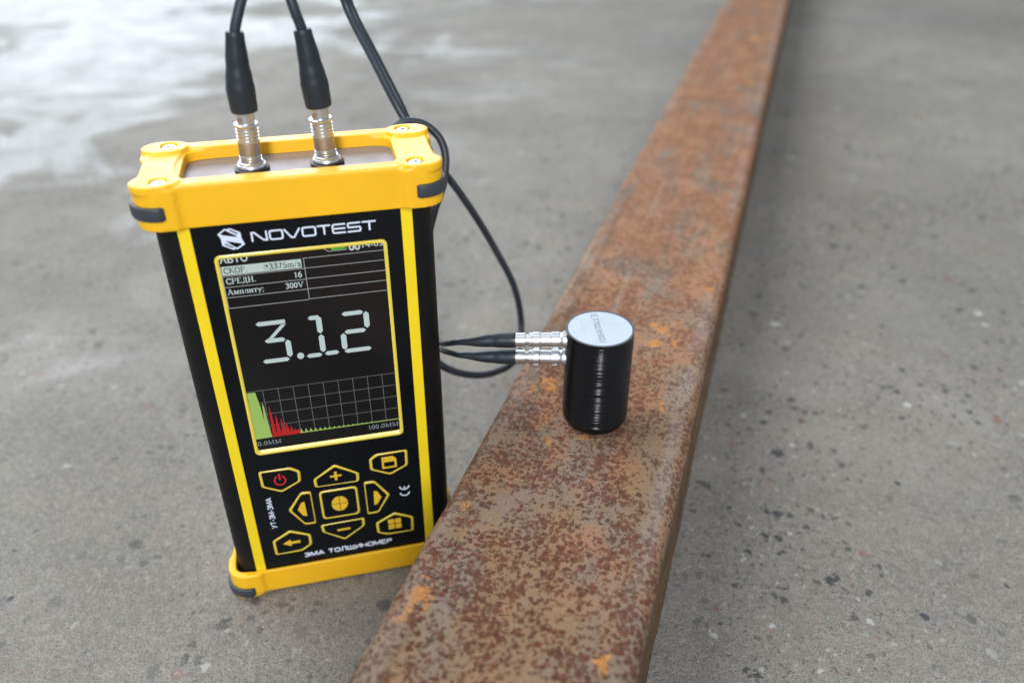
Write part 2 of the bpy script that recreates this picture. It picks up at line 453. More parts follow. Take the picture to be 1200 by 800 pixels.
def outline(inset=0.0, k=10):
    """bumper outline: bars at y=0 / 34.6, pads at the four corners bulge outward by 1.2 mm"""
    q = []                                  # front right quadrant going counter-clockwise from the front middle
    y0 = 0.0; yb = -1.2; xs = 41.0; xb = 42.0; r = 7.0
    q += [(0, y0), (10, y0), (20, y0), (28.4, y0), (29.6, y0-0.15), (30.8, yb+0.15), (32, yb)]
    for i in range(k+1):
        a = radians(-90+90*i/k); q.append((xb-r+r*cos(a), yb+r+r*sin(a)))
    q += [(xb, 8.2), (xb-0.2, 9.4), (xs+0.1, 10.8), (xs-0.4, 12.5), (xs-0.6, 17.3)]
    out = [(x, y) for x, y in q]
    out += [(x, 34.6-y) for x, y in reversed(q[:-1])]
    out += [(-x, 34.6-y) for x, y in q[1:]]
    out += [(-x, y) for x, y in reversed(q[1:-1])]
    return out
def radial_match(outer, fn):
    """inner outline with one point per outer point"""
    return [fn(x, y) for x, y in outer]
def super_in(hx, hy, p):
    def fn(x, y):
        a = math.atan2((y-17.3)/17.3, x/41.0); ca, sa = cos(a), sin(a)
        k = (abs(ca)**p+abs(sa)**p)**(-1/p)
        return (hx*ca*k, 17.3+hy*sa*k)
    return fn
def bumper(top):
    g = Geo(); out = outline()
    s = 1 if top else -1
    Z = (lambda a: 156.3-a) if top else (lambda a: a)     # a = distance from the outer end
    def zr(a, b): return (min(Z(a), Z(b)), max(Z(a), Z(b)))
    g.ring(out, radial_match(out, super_in(39.3, 16.0, 14)), *zr(3.4, 12.3 if top else 10.3))   # skirt round the housing
    op = rrect(-29.2, 29.2, 5.6, 30.2, 4.0)
    g.ring(out, radial_match(out, super_in(29.6, 12.2, 9)), *zr(0.9, 4.2))                    # cap with the opening
    # front and back bars stand up to the full height
    g.prism(rrect(-31, 31, 0.05, 5.1, 0.4, 2), *zr(0.0, 2.0))
    g.prism(rrect(-31, 31, 29.5, 34.5, 0.4, 2), *zr(0.0, 2.0))
    # corner pads with a countersunk screw hole
    for sx in (-1, 1):
        for back in (0, 1):
            pad = []
            for x, y in rrect(28.6, 41.9, -1.1, 8.8, 5.2, 8): pad.append((x, y))
            cx, cy = 34.2, 3.0
            hole = []
            for x, y in pad:
                a = math.atan2(y-cy, x-cx); hole.append((cx+2.35*cos(a), cy+2.35*sin(a)))
            fx = lambda P: [(sx*x, (34.6-y) if back else y) for x, y in P]
            g.ring(fx(pad), fx(hole), *zr(-0.45, 1.9))
    # concave side cheeks
    for sx in (-1, 1):
        cheek = [(29.6, 5), (30.6, 9), (31.4, 14), (31.6, 17.3), (31.4, 20.6), (30.6, 25.6), (29.6, 29.6), (40.4, 29), (40.3, 17.3), (40.4, 6)]
        g.prism([(sx*x, y) for x, y in cheek], *zr(0.35, 3.0))
    o = g.obj('top_bumper' if top else 'bottom_bumper', m_yellow, gauge)
    md = o.modifiers.new('r', 'REMESH'); md.mode = 'VOXEL'; md.voxel_size = 0.00036; md.use_smooth_shade = True
    sm = o.modifiers.new('s', 'SMOOTH'); sm.factor = 0.5; sm.iterations = 5
    dg = bpy.context.evaluated_depsgraph_get(); me = bpy.data.meshes.new_from_object(o.evaluated_get(dg))
    o.modifiers.clear(); o.data = me; me.name = o.name
    for p in me.polygons: p.use_smooth = True
    if not me.materials: me.materials.append(m_yellow)
    return o
top_b = bumper(True); bot_b = bumper(False)

# dark rubber inserts wrapped round the bumper corners
def insert(parent, sx, back, zc):
    bulge = 0.5 if back else 0.95
    path = [Vector((33.6, -1.2)), Vector((34.4, -1.25))]
    for i in range(11):
        a = radians(-90+90*i/10); path.append(Vector((35.0+7.1*cos(a), 5.8+7.1*sin(a))))
    path += [Vector((42.1, 8.0)), Vector((41.9, 9.6))]
    sec = []                                               # rounded section: (outward, z)
    for k in range(20):
        a = 2*pi*k/20; sec.append((math.copysign(abs(cos(a))**.45, cos(a))*bulge, math.copysign(abs(sin(a))**.5, sin(a))*1.95))
    v = []; f = []; n = len(path)
    for i, p in enumerate(path):
        t = (path[min(i+1, n-1)]-path[max(i-1, 0)]).normalized(); nn = Vector((t.y, -t.x))
        k = 0.55 if i in (0, n-1) else 1.0
        for a, b in sec:
            q = p+nn*(a*k+ (0.12 if 1 < i < n-2 else 0.0)); x, y = q.x, q.y
            v.append((sx*x, (34.6-y) if back else y, zc+b*(0.86 if i in (0, n-1) else 1)))
    m = len(sec)
    for i in range(n-1):
        for k in range(m): f.append((i*m+k, i*m+(k+1) % m, (i+1)*m+(k+1) % m, (i+1)*m+k))
    f += [tuple(range(m)), tuple(range((n-1)*m, n*m))[::-1]]
    return mesh_obj('rubber_insert', v, f, m_insert, parent, auto=60)
for par, z in ((top_b, 149.2), (bot_b, 2.6)):
    for sx in (-1, 1):
        for back in (0, 1): insert(par, sx, back, z)

# screws
def screw(sx, back, z, s):
    y = 31.6 if back else 3.0
    g = Geo()
    r = 1.98; n = 36; hexr = 0.82
    rim = [(r*cos(2*pi*k/n), r*sin(2*pi*k/n)) for k in range(n)]
    hx = []
    for k in range(n):
        a = 2*pi*k/n; b = (a % (pi/3))-pi/6; rr = hexr*cos(pi/6)/cos(b); hx.append((rr*cos(a), rr*sin(a)))
    rings = [([(x, y_) for x, y_ in rim], -0.9), (rim, -0.05), ([(x*.93, q*.93) for x, q in rim], 0.10), ([(x*.7, q*.7) for x, q in rim], 0.22), ([(x*1.08, q*1.08) for x, q in hx], 0.24), (hx, 0.16), (hx, -0.7)]
    v = []; f = []
    for P, dz in rings: v += [(sx*34.2+a, y+b, z+s*dz) for a, b in P]
    for i in range(len(rings)-1):
        for k in range(n): f.append((i*n+k, i*n+(k+1) % n, (i+1)*n+(k+1) % n, (i+1)*n+k))
    g.add(v, f)
    sc = g.obj('screw', m_chrome, gauge, auto=35)
    h = Geo(); h.add([(sx*34.2+a, y+b, z-s*0.55) for a, b in hx], [tuple(range(n))])
    h.obj('hex_recess', m_dark, sc)
for sx in (-1, 1):
    for back in (0, 1):
        screw(sx, back, 156.25, 1)
        if not back: screw(sx, back, 0.05, -1)
        else: screw(sx, back, 0.05, -1)

# housing
g = Geo(); g.prism(rrect(-38.7, 38.7, 1.75, 33.6, 6.2, 12), 2.6, 152.4)
housing = g.obj('housing', m_body, gauge, auto=40)
# front film with a window for the display, and the two yellow edge strips
SX0, SX1, SZ0, SZ1 = -23.1, 23.1, 63.6, 133.3
g = Geo()
for x0, x1, z0, z1 in ((-28.7, 28.7, 134.45, 150), (-28.7, 28.7, 5, 61.95), (-28.7, -24.2, 61.95, 134.45), (24.2, 28.7, 61.95, 134.45)):
    g.fprism([(x0, z0), (x1, z0), (x1, z1), (x0, z1)], 1.45, 1.74)
film = g.obj('front_film', m_panel, gauge)
for s in (-1, 1):
    g = Geo(); g.fprism([(s*28.78, 5), (s*32.1, 5), (s*32.1, 150), (s*28.78, 150)], 1.22, 1.95)
    st = g.obj('edge_strip', m_stripe, gauge)
    b = st.modifiers.new('b', 'BEVEL'); b.width = 0.00018; b.segments = 2
# bezel: rounded frame, raised
def rr2(x0, x1, z0, z1, r, k=6): return rrect(x0, x1, z0, z1, r, k)
def bezel():
    secs = [(0.0, 1.74, 0.0), (0.0, 1.20, 0.0), (0.22, 1.02, 0.22), (0.70, 1.02, 0.60), (1.08, 1.25, 0.95), (1.08, 1.73, 1.70)]
    v = []; f = []; n = 28
    for dx, y, dzb in secs:
        x = 24.15-dx; z1 = 134.4-dx; z0 = 62.0+dzb; r = 1.7-dx*0.8
        v += [(a, y, b) for a, b in rrect(-x, x, z0, z1, r, 6)]
    for i in range(len(secs)-1):
        for k in range(n): f.append((i*n+k, i*n+(k+1) % n, (i+1)*n+(k+1) % n, (i+1)*n+k))
    return mesh_obj('screen_bezel', v, f, m_line2, gauge, auto=50)
m_line2 = mat('bezel_yellow', (0.84, 0.66, 0.09), 0.22, spec=0.6, coat=0.4)
bezel()
# display (recessed) and everything it shows
g = Geo(); g.fprism([(-23.25, 63.3), (23.25, 63.3), (23.25, 133.6), (-23.25, 133.6)], 1.735, 1.748)
disp = g.obj('display', m_lcd, gauge)
Y1 = 1.734
LAY = [0]
def yl():
    LAY[0] += 1; return Y1-0.004-0.0012*(LAY[0] % 12)
def lines(segs, w, m, name, parent=disp):
    g = Geo()
    for s in segs: y = yl(); g.strip(s, w, y, Y1)
    return g.obj(name, m, parent)
# table
lines([[(-0.2, z), (23.0, z)] for z in (130.75, 127.55, 124.1, 120.75, 117.35)]+[[(-23.0, z), (-0.2, z)] for z in (127.5, 124.0, 120.65, 117.15)]+[[(0.0, 130.75), (0.0, 117.3)], [(-23.0, 130.6), (-23.0, 117.1)]], 0.17, m_ltab, 'table_rule')
g = Geo(); g.fprism([(-22.8, 127.85), (-0.75, 127.85), (-0.75, 130.65), (-22.8, 130.65)], Y1-0.003, Y1); g.obj('highlight_bar', m_lbar, disp)
# graph
gx = [-18.2+4.63*i for i in range(9)]
lines([[(x, 68.4), (x, 87.05)] for x in gx]+[[(-22.9, z), (23.0, z)] for z in (87.0, 82.3, 77.75, 73.0)], 0.20, m_lgrid, 'graph_grid')
g = Geo()
g.fprism([(-23.1, 68.3), (-23.0, 86.6), (-20.5, 86.55), (-19.75, 80.5), (-19.55, 77.0), (-19.45, 74.2), (-19.15, 82.2), (-18.7, 80.9), (-18.5, 75.5), (-18.2, 71.0), (-17.95, 68.4)], Y1-0.022, Y1)
hs = [1.7, 1.5, 1.3, 1.15, 1.0, .85, .75, .6, .5, .5, .4, .35, .3, .3, .25, .2]
pts = [(-9.2, 68.15)]; x = -9.2
for h in hs: pts += [(x+.15, 68.75), (x+0.55, 68.55+h), (x+1.05, 68.72)]; x += 1.5
pts += [(23.0, 68.65), (23.0, 68.25)]
tri = []
g.strip([(-9.2, 68.45), (23.0, 68.45)], 0.32, Y1-0.022, Y1); x = -9.2
for h in hs: g.fprism([(x+.15, 68.60), (x+1.05, 68.60), (x+0.55, 68.6+h)], Y1-0.021, Y1); x += 1.5
g.obj('green_trace', m_lgreen, disp)
g = Geo()
x = -17.85; P = [(x, 68.3)]
for h, wd in ((12.8, 1.5), (8.9, 1.45), (7.2, 1.4), (5.3, 1.35), (3.6, 1.25), (2.2, 1.1), (1.9, .9)):
    P += [(x+.15, 69.6), (x+wd*.36, 68.4+h), (x+wd*.62, 68.4+h*.72), (x+wd*.97, 69.5)]; x += wd
P += [(x, 68.3)]
g.fprism(P, Y1-0.023, Y1); g.obj('red_trace', m_lred, disp)

# big seven-segment digits 3.12
g = Geo()
def hseg(x0, x1, z, t=1.45, a=0.75, b=0.75):
    g.fprism([(x0, z), (x0+a, z+t/2), (x1-b, z+t/2), (x1, z), (x1-b, z-t/2), (x0+a, z-t/2)], Y1-0.010, Y1)
def vseg(x, z0, z1, t=1.65, a=0.8):
    g.fprism([(x, z0), (x+t/2, z0+a), (x+t/2, z1-a), (x, z1), (x-t/2, z1-a), (x-t/2, z0+a)], Y1-0.010, Y1)
hseg(-16.5, -7.9, 110.7, b=0.2)
g.fprism([(-9.3, 109.75), (-7.85, 109.75), (-12.2, 105.35), (-13.6, 105.35)], Y1-0.010, Y1)
hseg(-14.8, -8.7, 104.55); vseg(-8.15, 98.0, 104.3); hseg(-16.4, -8.4, 97.35)
g.fprism([(-5.1+1.05*cos(2*pi*k/14), 97.9+1.15*sin(2*pi*k/14)) for k in range(14)], Y1-0.010, Y1)
hseg(-1.4, 1.85, 110.75, b=0.1); vseg(1.75, 105.0, 111.2); vseg(1.85, 98.2, 104.7); hseg(-3.3, 1.45, 97.45); hseg(2.2, 6.6, 97.6)
hseg(8.7, 15.2, 110.8); vseg(15.95, 105.0, 110.9); hseg(8.9, 15.5, 104.4); vseg(8.45, 98.1, 104.1); hseg(8.2, 16.6, 97.55)
g.obj('reading_digits', m_ldig, disp)

# serif lettering of the display: glyphs as strokes (k thick, n thin) plus serifs
GL = {
 'С': (.78, [('k', [(.68, .74), (.60, .92), (.42, .97), (.22, .88), (.10, .64), (.10, .36), (.22, .12), (.42, .03), (.60, .08), (.72, .26)])], [], [(.70, .70, .98)]),
 'К': (.84, [('k', [(.17, 0), (.17, 1)]), ('n', [(.20, .48), (.66, .97)]), ('k', [(.34, .58), (.74, .03)])], [(.17, 0), (.17, 1), (.68, 1), (.74, 0)], []),
 'О': (.82, [('k', [(.40, .97), (.20, .88), (.09, .62), (.09, .38), (.20, .12), (.40, .03), (.60, .12), (.71, .38), (.71, .62), (.60, .88), (.40, .97)])], [], []),
 'Р': (.70, [('k', [(.17, 0), (.17, 1)]), ('n', [(.2, .96), (.45, .96), (.58, .86), (.60, .72), (.56, .58), (.43, .49), (.2, .49)])], [(.17, 0), (.17, 1)], []),
 'Е': (.74, [('k', [(.17, 0), (.17, 1)]), ('n', [(.12, .96), (.62, .96), (.64, .76)]), ('n', [(.17, .52), (.48, .52)]), ('n', [(.12, .04), (.62, .04), (.67, .28)])], [(.17, 0), (.17, 1)], []),
 'Д': (.84, [('n', [(.10, -.20), (.10, .04), (.72, .04), (.72, -.20)]), ('n', [(.20, .04), (.30, .40), (.32, .95)]), ('k', [(.60, .04), (.60, .98)]), ('n', [(.26, .96), (.66, .96)])], [], []),
 'Н': (.84, [('k', [(.17, 0), (.17, 1)]), ('k', [(.65, 0), (.65, 1)]), ('n', [(.17, .5), (.65, .5)])], [(.17, 0), (.17, 1), (.65, 0), (.65, 1)], []),
 'А': (.84, [('n', [(.12, .02), (.40, .98)]), ('k', [(.40, .98), (.70, .02)]), ('n', [(.22, .34), (.58, .34)])], [(.12, 0), (.70, 0)], []),
 'м': (.80, [('n', [(.14, 0), (.16, .66)]), ('k', [(.18, .64), (.38, .06)]), ('n', [(.38, .06), (.58, .64)]), ('k', [(.62, 0), (.62, .66)])], [(.12, 0), (.62, 0), (.14, .66), (.64, .66)], []),
 'п': (.66, [('k', [(.15, 0), (.15, .66)]), ('k', [(.50, 0), (.50, .66)]), ('n', [(.1, .63), (.55, .63)])], [(.15, 0), (.50, 0)], []),
 'л': (.66, [('n', [(.06, .05), (.18, .12), (.22, .64)]), ('k', [(.50, 0), (.50, .66)]), ('n', [(.16, .63), (.55, .63)])], [(.50, 0)], []),
 'и': (.66, [('k', [(.15, 0), (.15, .66)]), ('k', [(.50, 0), (.50, .66)]), ('n', [(.15, .08), (.50, .58)])], [(.15, 0), (.50, 0), (.15, .66), (.50, .66)], []),
 'т': (.58, [('k', [(.28, 0), (.28, .66)]), ('n', [(.04, .52), (.06, .63), (.50, .63), (.52, .52)])], [(.28, 0)], []),
 'у': (.58, [('k', [(.10, .64), (.30, .10)]), ('n', [(.50, .64), (.24, -.14), (.08, -.20)])], [(.10, .66), (.50, .66)], []),
 '.': (.30, [('k', [(.10, .08), (.22, .08)])], [], []),
 ';': (.30, [('k', [(.12, .60), (.24, .60)]), ('k', [(.14, .1), (.22, .1)]), ('n', [(.22, .1), (.12, -.16)])], [], []),
 '3': (.56, [('k', [(.08, .82), (.18, .95), (.36, .94), (.44, .78), (.36, .60), (.20, .54)]), ('k', [(.22, .53), (.42, .44), (.47, .24), (.36, .06), (.18, .03), (.05, .14)])], [], []),
 '7': (.56, [('n', [(.06, .78), (.08, .94), (.48, .94)]), ('k', [(.47, .92), (.30, .50), (.20, .02)])], [], []),
 '5': (.56, [('n', [(.46, .95), (.14, .95)]), ('n', [(.14, .95), (.11, .56)]), ('k', [(.11, .56), (.32, .60), (.46, .46), (.46, .20), (.34, .05), (.16, .02), (.05, .12)])], [], []),
 'm': (.90, [('k', [(.15, 0), (.15, .66)]), ('n', [(.16, .52), (.28, .64), (.42, .60)]), ('k', [(.44, .58), (.44, 0)]), ('n', [(.46, .52), (.58, .64), (.70, .60)]), ('k', [(.73, .58), (.73, 0)])], [(.15, 0), (.44, 0), (.73, 0)], []),
 '/': (.36, [('n', [(.02, -.04), (.32, 1.0)])], [], []),
 's': (.46, [('k', [(.38, .54), (.26, .64), (.10, .58), (.12, .42), (.30, .32), (.40, .20), (.32, .05), (.16, .02), (.05, .14)])], [], []),
 '1': (.50, [('k', [(.26, 0), (.26, .97)]), ('n', [(.10, .84), (.26, .96)])], [(.26, 0)], []),
 '6': (.56, [('k', [(.44, .95), (.26, .88), (.12, .66), (.08, .36), (.14, .10), (.28, .02), (.42, .10), (.46, .32), (.40, .52), (.26, .58), (.12, .48)])], [], []),
 '0': (.56, [('k', [(.27, .97), (.13, .84), (.08, .5), (.13, .16), (.27, .03), (.41, .16), (.46, .5), (.41, .84), (.27, .97)])], [], []),
 'V': (.84, [('k', [(.12, .98), (.40, .02)]), ('n', [(.40, .02), (.68, .98)])], [(.12, 1), (.68, 1)], []),
 'M': (1.0, [('n', [(.16, 0), (.16, 1)]), ('k', [(.18, .98), (.46, .04)]), ('n', [(.46, .04), (.76, .98)]), ('k', [(.80, 0), (.80, 1)])], [(.16, 0), (.16, 1), (.80, 0), (.80, 1)], []),
 'B': (.74, [('k', [(.17, 0), (.17, 1)]), ('n', [(.2, .96), (.45, .96), (.56, .86), (.56, .64), (.44, .53), (.2, .53)]), ('n', [(.44, .53), (.62, .42), (.64, .16), (.50, .04), (.2, .04)])], [(.17, 0), (.17, 1)], []),
}
def serif_text(s, x0, x1, z0, h, m, name, bold=1.0):
    tot = sum(GL[c][0] for c in s); k = (x1-x0)/tot; g = Geo(); x = x0
    for ch in s:
        w_, st, sf, _ = GL[ch]
        fx = lambda p: (x+p[0]*k, z0+p[1]*h)
        for kind, pl in st: g.strip([fx(p) for p in pl], (0.115 if kind == 'k' else 0.06)*h*bold*1.25, yl()-.002, Y1)
        for p in sf:
            q = fx(p); dz = (0.03 if p[1] == 0 else -0.03)*h
            g.strip([(q[0]-.15*h, q[1]+dz), (q[0]+.15*h, q[1]+dz)], 0.06*h*bold*1.2, yl()-.002, Y1)
        x += w_*k
    return g.obj(name, m, disp)
serif_text('СКОР.', -22.4, -15.9, 128.35, 1.85, m_lblack, 'lettering', 1.0)
serif_text('3375m/s', -9.9, -0.9, 128.35, 1.85, m_lblack, 'lettering', 1.0)
serif_text('СРЕДН.', -22.3, -14.0, 125.0, 1.80, m_lw, 'lettering', 1.15)
serif_text('16', -3.4, -1.0, 124.85, 1.75, m_lw, 'lettering', 1.15)
serif_text('Амплиту;', -22.5, -12.3, 121.6, 1.75, m_lw, 'lettering', 1.15)
serif_text('300V', -6.2, -0.9, 121.55, 1.75, m_lw, 'lettering', 1.15)
serif_text('0.0MM', -22.9, -15.3, 65.5, 1.6, m_lgy, 'lettering', 1.0)
serif_text('100.0MM', 12.6, 22.9, 65.6, 1.65, m_lgy, 'lettering', 1.0)
# speed-row dial mark
g = Geo(); g.strip([(-10.7+.55*cos(2*pi*k/12), 129.2+.75*sin(2*pi*k/12)) for k in range(12)], 0.10, yl(), Y1, True)
g.fprism([(-10.7, 129.2), (-10.1, 129.2), (-10.2, 129.8), (-10.7, 130.0)], Y1-0.012, Y1); g.obj('dial_mark', m_lblack, disp)
# status line, whose upper half the bezel covers
def sans(s, x0, x1, z, size, m, off=0.0):
    return text('lettering', s, size, x1-x0, m, disp, lambda a, b: (x0+a, Y1-0.012, z+b), off)
sans('АВТО', -22.9, -15.2, 131.75, 3.1, m_lw, 0.08)
g = Geo(); g.fprism([(8.2, 132.35), (12.0, 132.35), (12.0, 133.5), (7.8, 133.5)], Y1-.006, Y1); g.obj('battery_level', m_lbat, disp)
lines([[(6.2, 133.4), (6.2, 132.9), (7.2, 132.15), (12.4, 132.15), (12.4, 133.4)]], 0.16, m_ltab, 'battery_outline')
sans('00', 13.1, 16.4, 131.75, 2.9, m_lw, 0.10); sans('14-03', 17.0, 23.0, 132.25, 2.2, m_lw, 0.02)

# ------- print on the film
YF = 1.45
# maker's lettering in wide techno strokes
def chamf(pts, c=0.45, closed=True):
    out = []; n = len(pts)
    for i in range(n):
        if not closed and i in (0, n-1): out.append(pts[i]); continue
        p = Vector(pts[i]); a = (Vector(pts[i-1])-p).normalized(); b = (Vector(pts[(i+1) % n])-p).normalized()
        out += [tuple(p+a*c), tuple(p+a*c*.3+b*c*.3), tuple(p+b*c)]
    return out
g = Geo(); LW = 0.52; zb, zt = 137.75, 140.35; y0 = YF-0.03
def ln(pts, closed=False, dy=0.0): g.strip(pts, LW, y0-dy, YF, closed)
ln([(-12.95, zb-.15), (-12.95, zt-.1), (-12.3, zt-.05), (-9.9, zb+.12), (-9.0, zb+.05), (-9.0, zt+.2)])
ln(chamf([(-8.1, zb), (-4.65, zb), (-4.65, zt), (-8.1, zt)]), True)
ln([(-4.15, zt+.1), (-2.3, zb+.05), (-1.55, zb+.05), (.15, zt+.1)])
ln(chamf([(.85, zb), (4.4, zb), (4.4, zt), (.85, zt)]), True)
ln([(4.95, zt), (8.65, zt)]); ln([(6.85, zt-.2), (6.85, zb-.1)], dy=.002)
ln(chamf([(12.85, zt), (9.25, zt), (9.25, zb), (12.85, zb)], closed=False)); ln([(9.6, (zb+zt)/2), (12.75, (zb+zt)/2)], dy=.002)
zm = (zb+zt)/2
ln(chamf([(17.1, zt), (13.55, zt), (13.55, zm), (17.0, zm), (17.0, zb), (13.3, zb)], 0.3, closed=False))
ln([(17.5, zt), (21.5, zt)]); ln([(19.6, zt-.2), (19.6, zb-.1)], dy=.002)
g.obj('brand_lettering', m_white, film)
# emblem: a hexagon-like N
g = Geo(); g.fprism([(-21.9, 140.8), (-19.8, 142.3), (-19.3, 142.05), (-18.4, 142.35), (-15.8, 140.8), (-15.75, 138.9), (-15.1, 137.1), (-17.4, 135.75), (-17.8, 136.0), (-18.4, 135.7), (-21.2, 137.3), (-21.25, 139.4)], y0, YF)
em = g.obj('emblem', m_white, film)
g = Geo()
for P in ([(-21.25, 140.82), (-19.75, 141.8), (-17.0, 139.85), (-17.15, 139.55), (-20.4, 140.35)], [(-18.75, 141.75), (-18.35, 141.85), (-16.5, 140.6), (-16.8, 140.3)],
          [(-20.15, 138.65), (-16.4, 137.55), (-15.85, 137.15), (-17.45, 136.25), (-18.4, 136.95)], [(-20.65, 137.65), (-20.3, 137.85), (-18.3, 136.5), (-18.6, 136.25)]):
    g.fprism(P, y0-0.006, y0-0.001)
g.obj('emblem_holes', m_panel, em)  # dark holes inside the white emblem, in the black of the film

def key(poly, icons, icon_mat=m_icon, w=0.62):
    # raised membrane key: an embossed black cushion with a yellow outline
    c = Vector((sum(p[0] for p in poly)/len(poly), sum(p[1] for p in poly)/len(poly)))
    P = chamf(poly, 0.6)
    g = Geo()
    secs = [(1.03, YF), (1.0, YF-0.18), (0.955, YF-0.30), (0.90, YF-0.16), (0.80, YF-0.10)]
    v = []; f = []; n = len(P)
    def sh(k):
        out = []
        for p in P:
            q = Vector(p)-c; L = q.length; out.append(c+q*((L-(1-k)*9.0*0.8)/L))
        return out
    for k, y in secs: v += [(q.x, y, q.y) for q in sh(k)]
    for i in range(len(secs)-1):
        for k in range(n): f.append((i*n+k, i*n+(k+1) % n, (i+1)*n+(k+1) % n, (i+1)*n+k))
    f.append(tuple(range((len(secs)-1)*n, len(secs)*n)))
    me_f = len(f)
    ko = mesh_obj('key', v, f, m_line, film, auto=30)
    ko.data.materials.append(m_panel)
    for p in ko.data.polygons:
        zz = [ko.data.vertices[i].co.y for i in p.vertices]
        if len(p.vertices) > 4 or max(zz) > (YF-0.17)*MM and min(zz) > (YF-0.17)*MM: p.material_index = 1
    # the outline is printed only on the ridge
    ig = Geo()
    for kind, data in icons:
        yy = YF-0.13
        if kind == 'p': ig.fprism(data, yy, YF-0.09)
        elif kind == 'l': ig.strip(data[0], data[1], yy-0.003, YF-0.09, data[2] if len(data) > 2 else False)
    ig.obj('icon', icon_mat, ko)
    return ko
circ = lambda cx, cz, rx, rz, a0=0, a1=360, n=24: [(cx+rx*cos(radians(a0+(a1-a0)*i/n)), cz+rz*sin(radians(a0+(a1-a0)*i/n))) for i in range(n+(0 if a1-a0 == 360 else 1))]
box = lambda x0, x1, z0, z1: [(x0, z0), (x1, z0), (x1, z1), (x0, z1)]
key([(-24.4, 54.8), (-14.3, 54.8), (-11.5, 52.8), (-11.7, 48.4), (-18.3, 44.9), (-24.3, 48.2)],
    [('l', (circ(-18.2, 50.1, 1.75, 2.0, 115, 425), 0.55)), ('l', ([(-18.2, 50.2), (-18.2, 53.0)], 0.6))], m_red)
key([(-7.3, 48.1), (0.1, 53.1), (7.6, 48.0), (7.4, 44.4), (-7.2, 44.6)], [('p', box(-1.95, 1.95, 47.9, 48.7)), ('p', box(-.45, .45, 48.72, 50.2)), ('p', box(-.45, .45, 46.4, 47.88))])
key([(24.6, 54.9), (14.3, 54.9), (11.9, 53.1), (11.9, 48.5), (18.4, 45.1), (24.5, 48.3)],
    [('l', ([(16.2, 48.5), (20.5, 48.5), (20.5, 51.9), (19.6, 52.9), (16.2, 52.9)], 0.7, True)), ('p', box(16.6, 20.1, 50.9, 52.5))])
key([(-17.2, 36.0), (-12.4, 43.1), (-9.1, 43.0), (-9.0, 28.3), (-12.7, 28.4)], [('p', [(-14.3, 35.7), (-12.9, 38.6), (-11.7, 39.0), (-11.5, 32.2), (-12.9, 32.8)])])
key([(-5.7, 42.2), (5.7, 42.2), (6.4, 41.4), (6.4, 30.2), (5.6, 29.4), (-5.6, 29.4), (-6.3, 30.3), (-6.3, 41.4)],
    [('p', circ(0, 35.6, 2.75, 3.35)[0:7]+[(.1, 38.9), (.1, 35.75)]) if 0 else ('p', [(.1, 35.75)]+circ(0, 35.6, 2.8, 3.35, 2, 88, 8)), ('p', [(-.1, 35.75)]+circ(0, 35.6, 2.8, 3.35, 92, 178, 8)),
     ('p', [(-.1, 35.5)]+circ(0, 35.6, 2.8, 3.35, 182, 268, 8)), ('p', [(.1, 35.5)]+circ(0, 35.6, 2.8, 3.35, 272, 358, 8))])
key([(17.3, 36.0), (12.6, 43.2), (9.1, 43.3), (9.1, 28.4), (12.9, 28.5)], [('p', [(14.5, 35.6), (13.1, 38.5), (12.0, 38.8), (11.7, 32.2), (12.9, 32.6)])])
key([(-7.4, 26.7), (7.5, 26.9), (7.4, 23.3), (0, 18.1), (-7.2, 23.4)], [('p', box(-2.2, 2.4, 22.7, 23.6))])
key([(-24.5, 22.9), (-18.3, 26.6), (-11.7, 23.3), (-11.7, 18.6), (-15.2, 16.2), (-24.4, 16.2)],
    [('p', [(-21.4, 20.9), (-18.6, 22.5), (-18.6, 21.45), (-15.4, 21.45), (-15.4, 20.3), (-18.6, 20.3), (-18.6, 19.3)])])
key([(11.7, 23.4), (18.4, 26.9), (24.8, 23.6), (24.6, 16.9), (15.2, 16.9), (11.8, 18.6)],
    [('p', rrect(15.8, 18.0, 21.9, 24.1, .35, 3)), ('p', rrect(18.3, 20.5, 21.9, 24.1, .35, 3)), ('p', rrect(15.8, 18.0, 19.3, 21.6, .35, 3)), ('p', rrect(18.3, 20.5, 19.3, 21.6, .35, 3))])
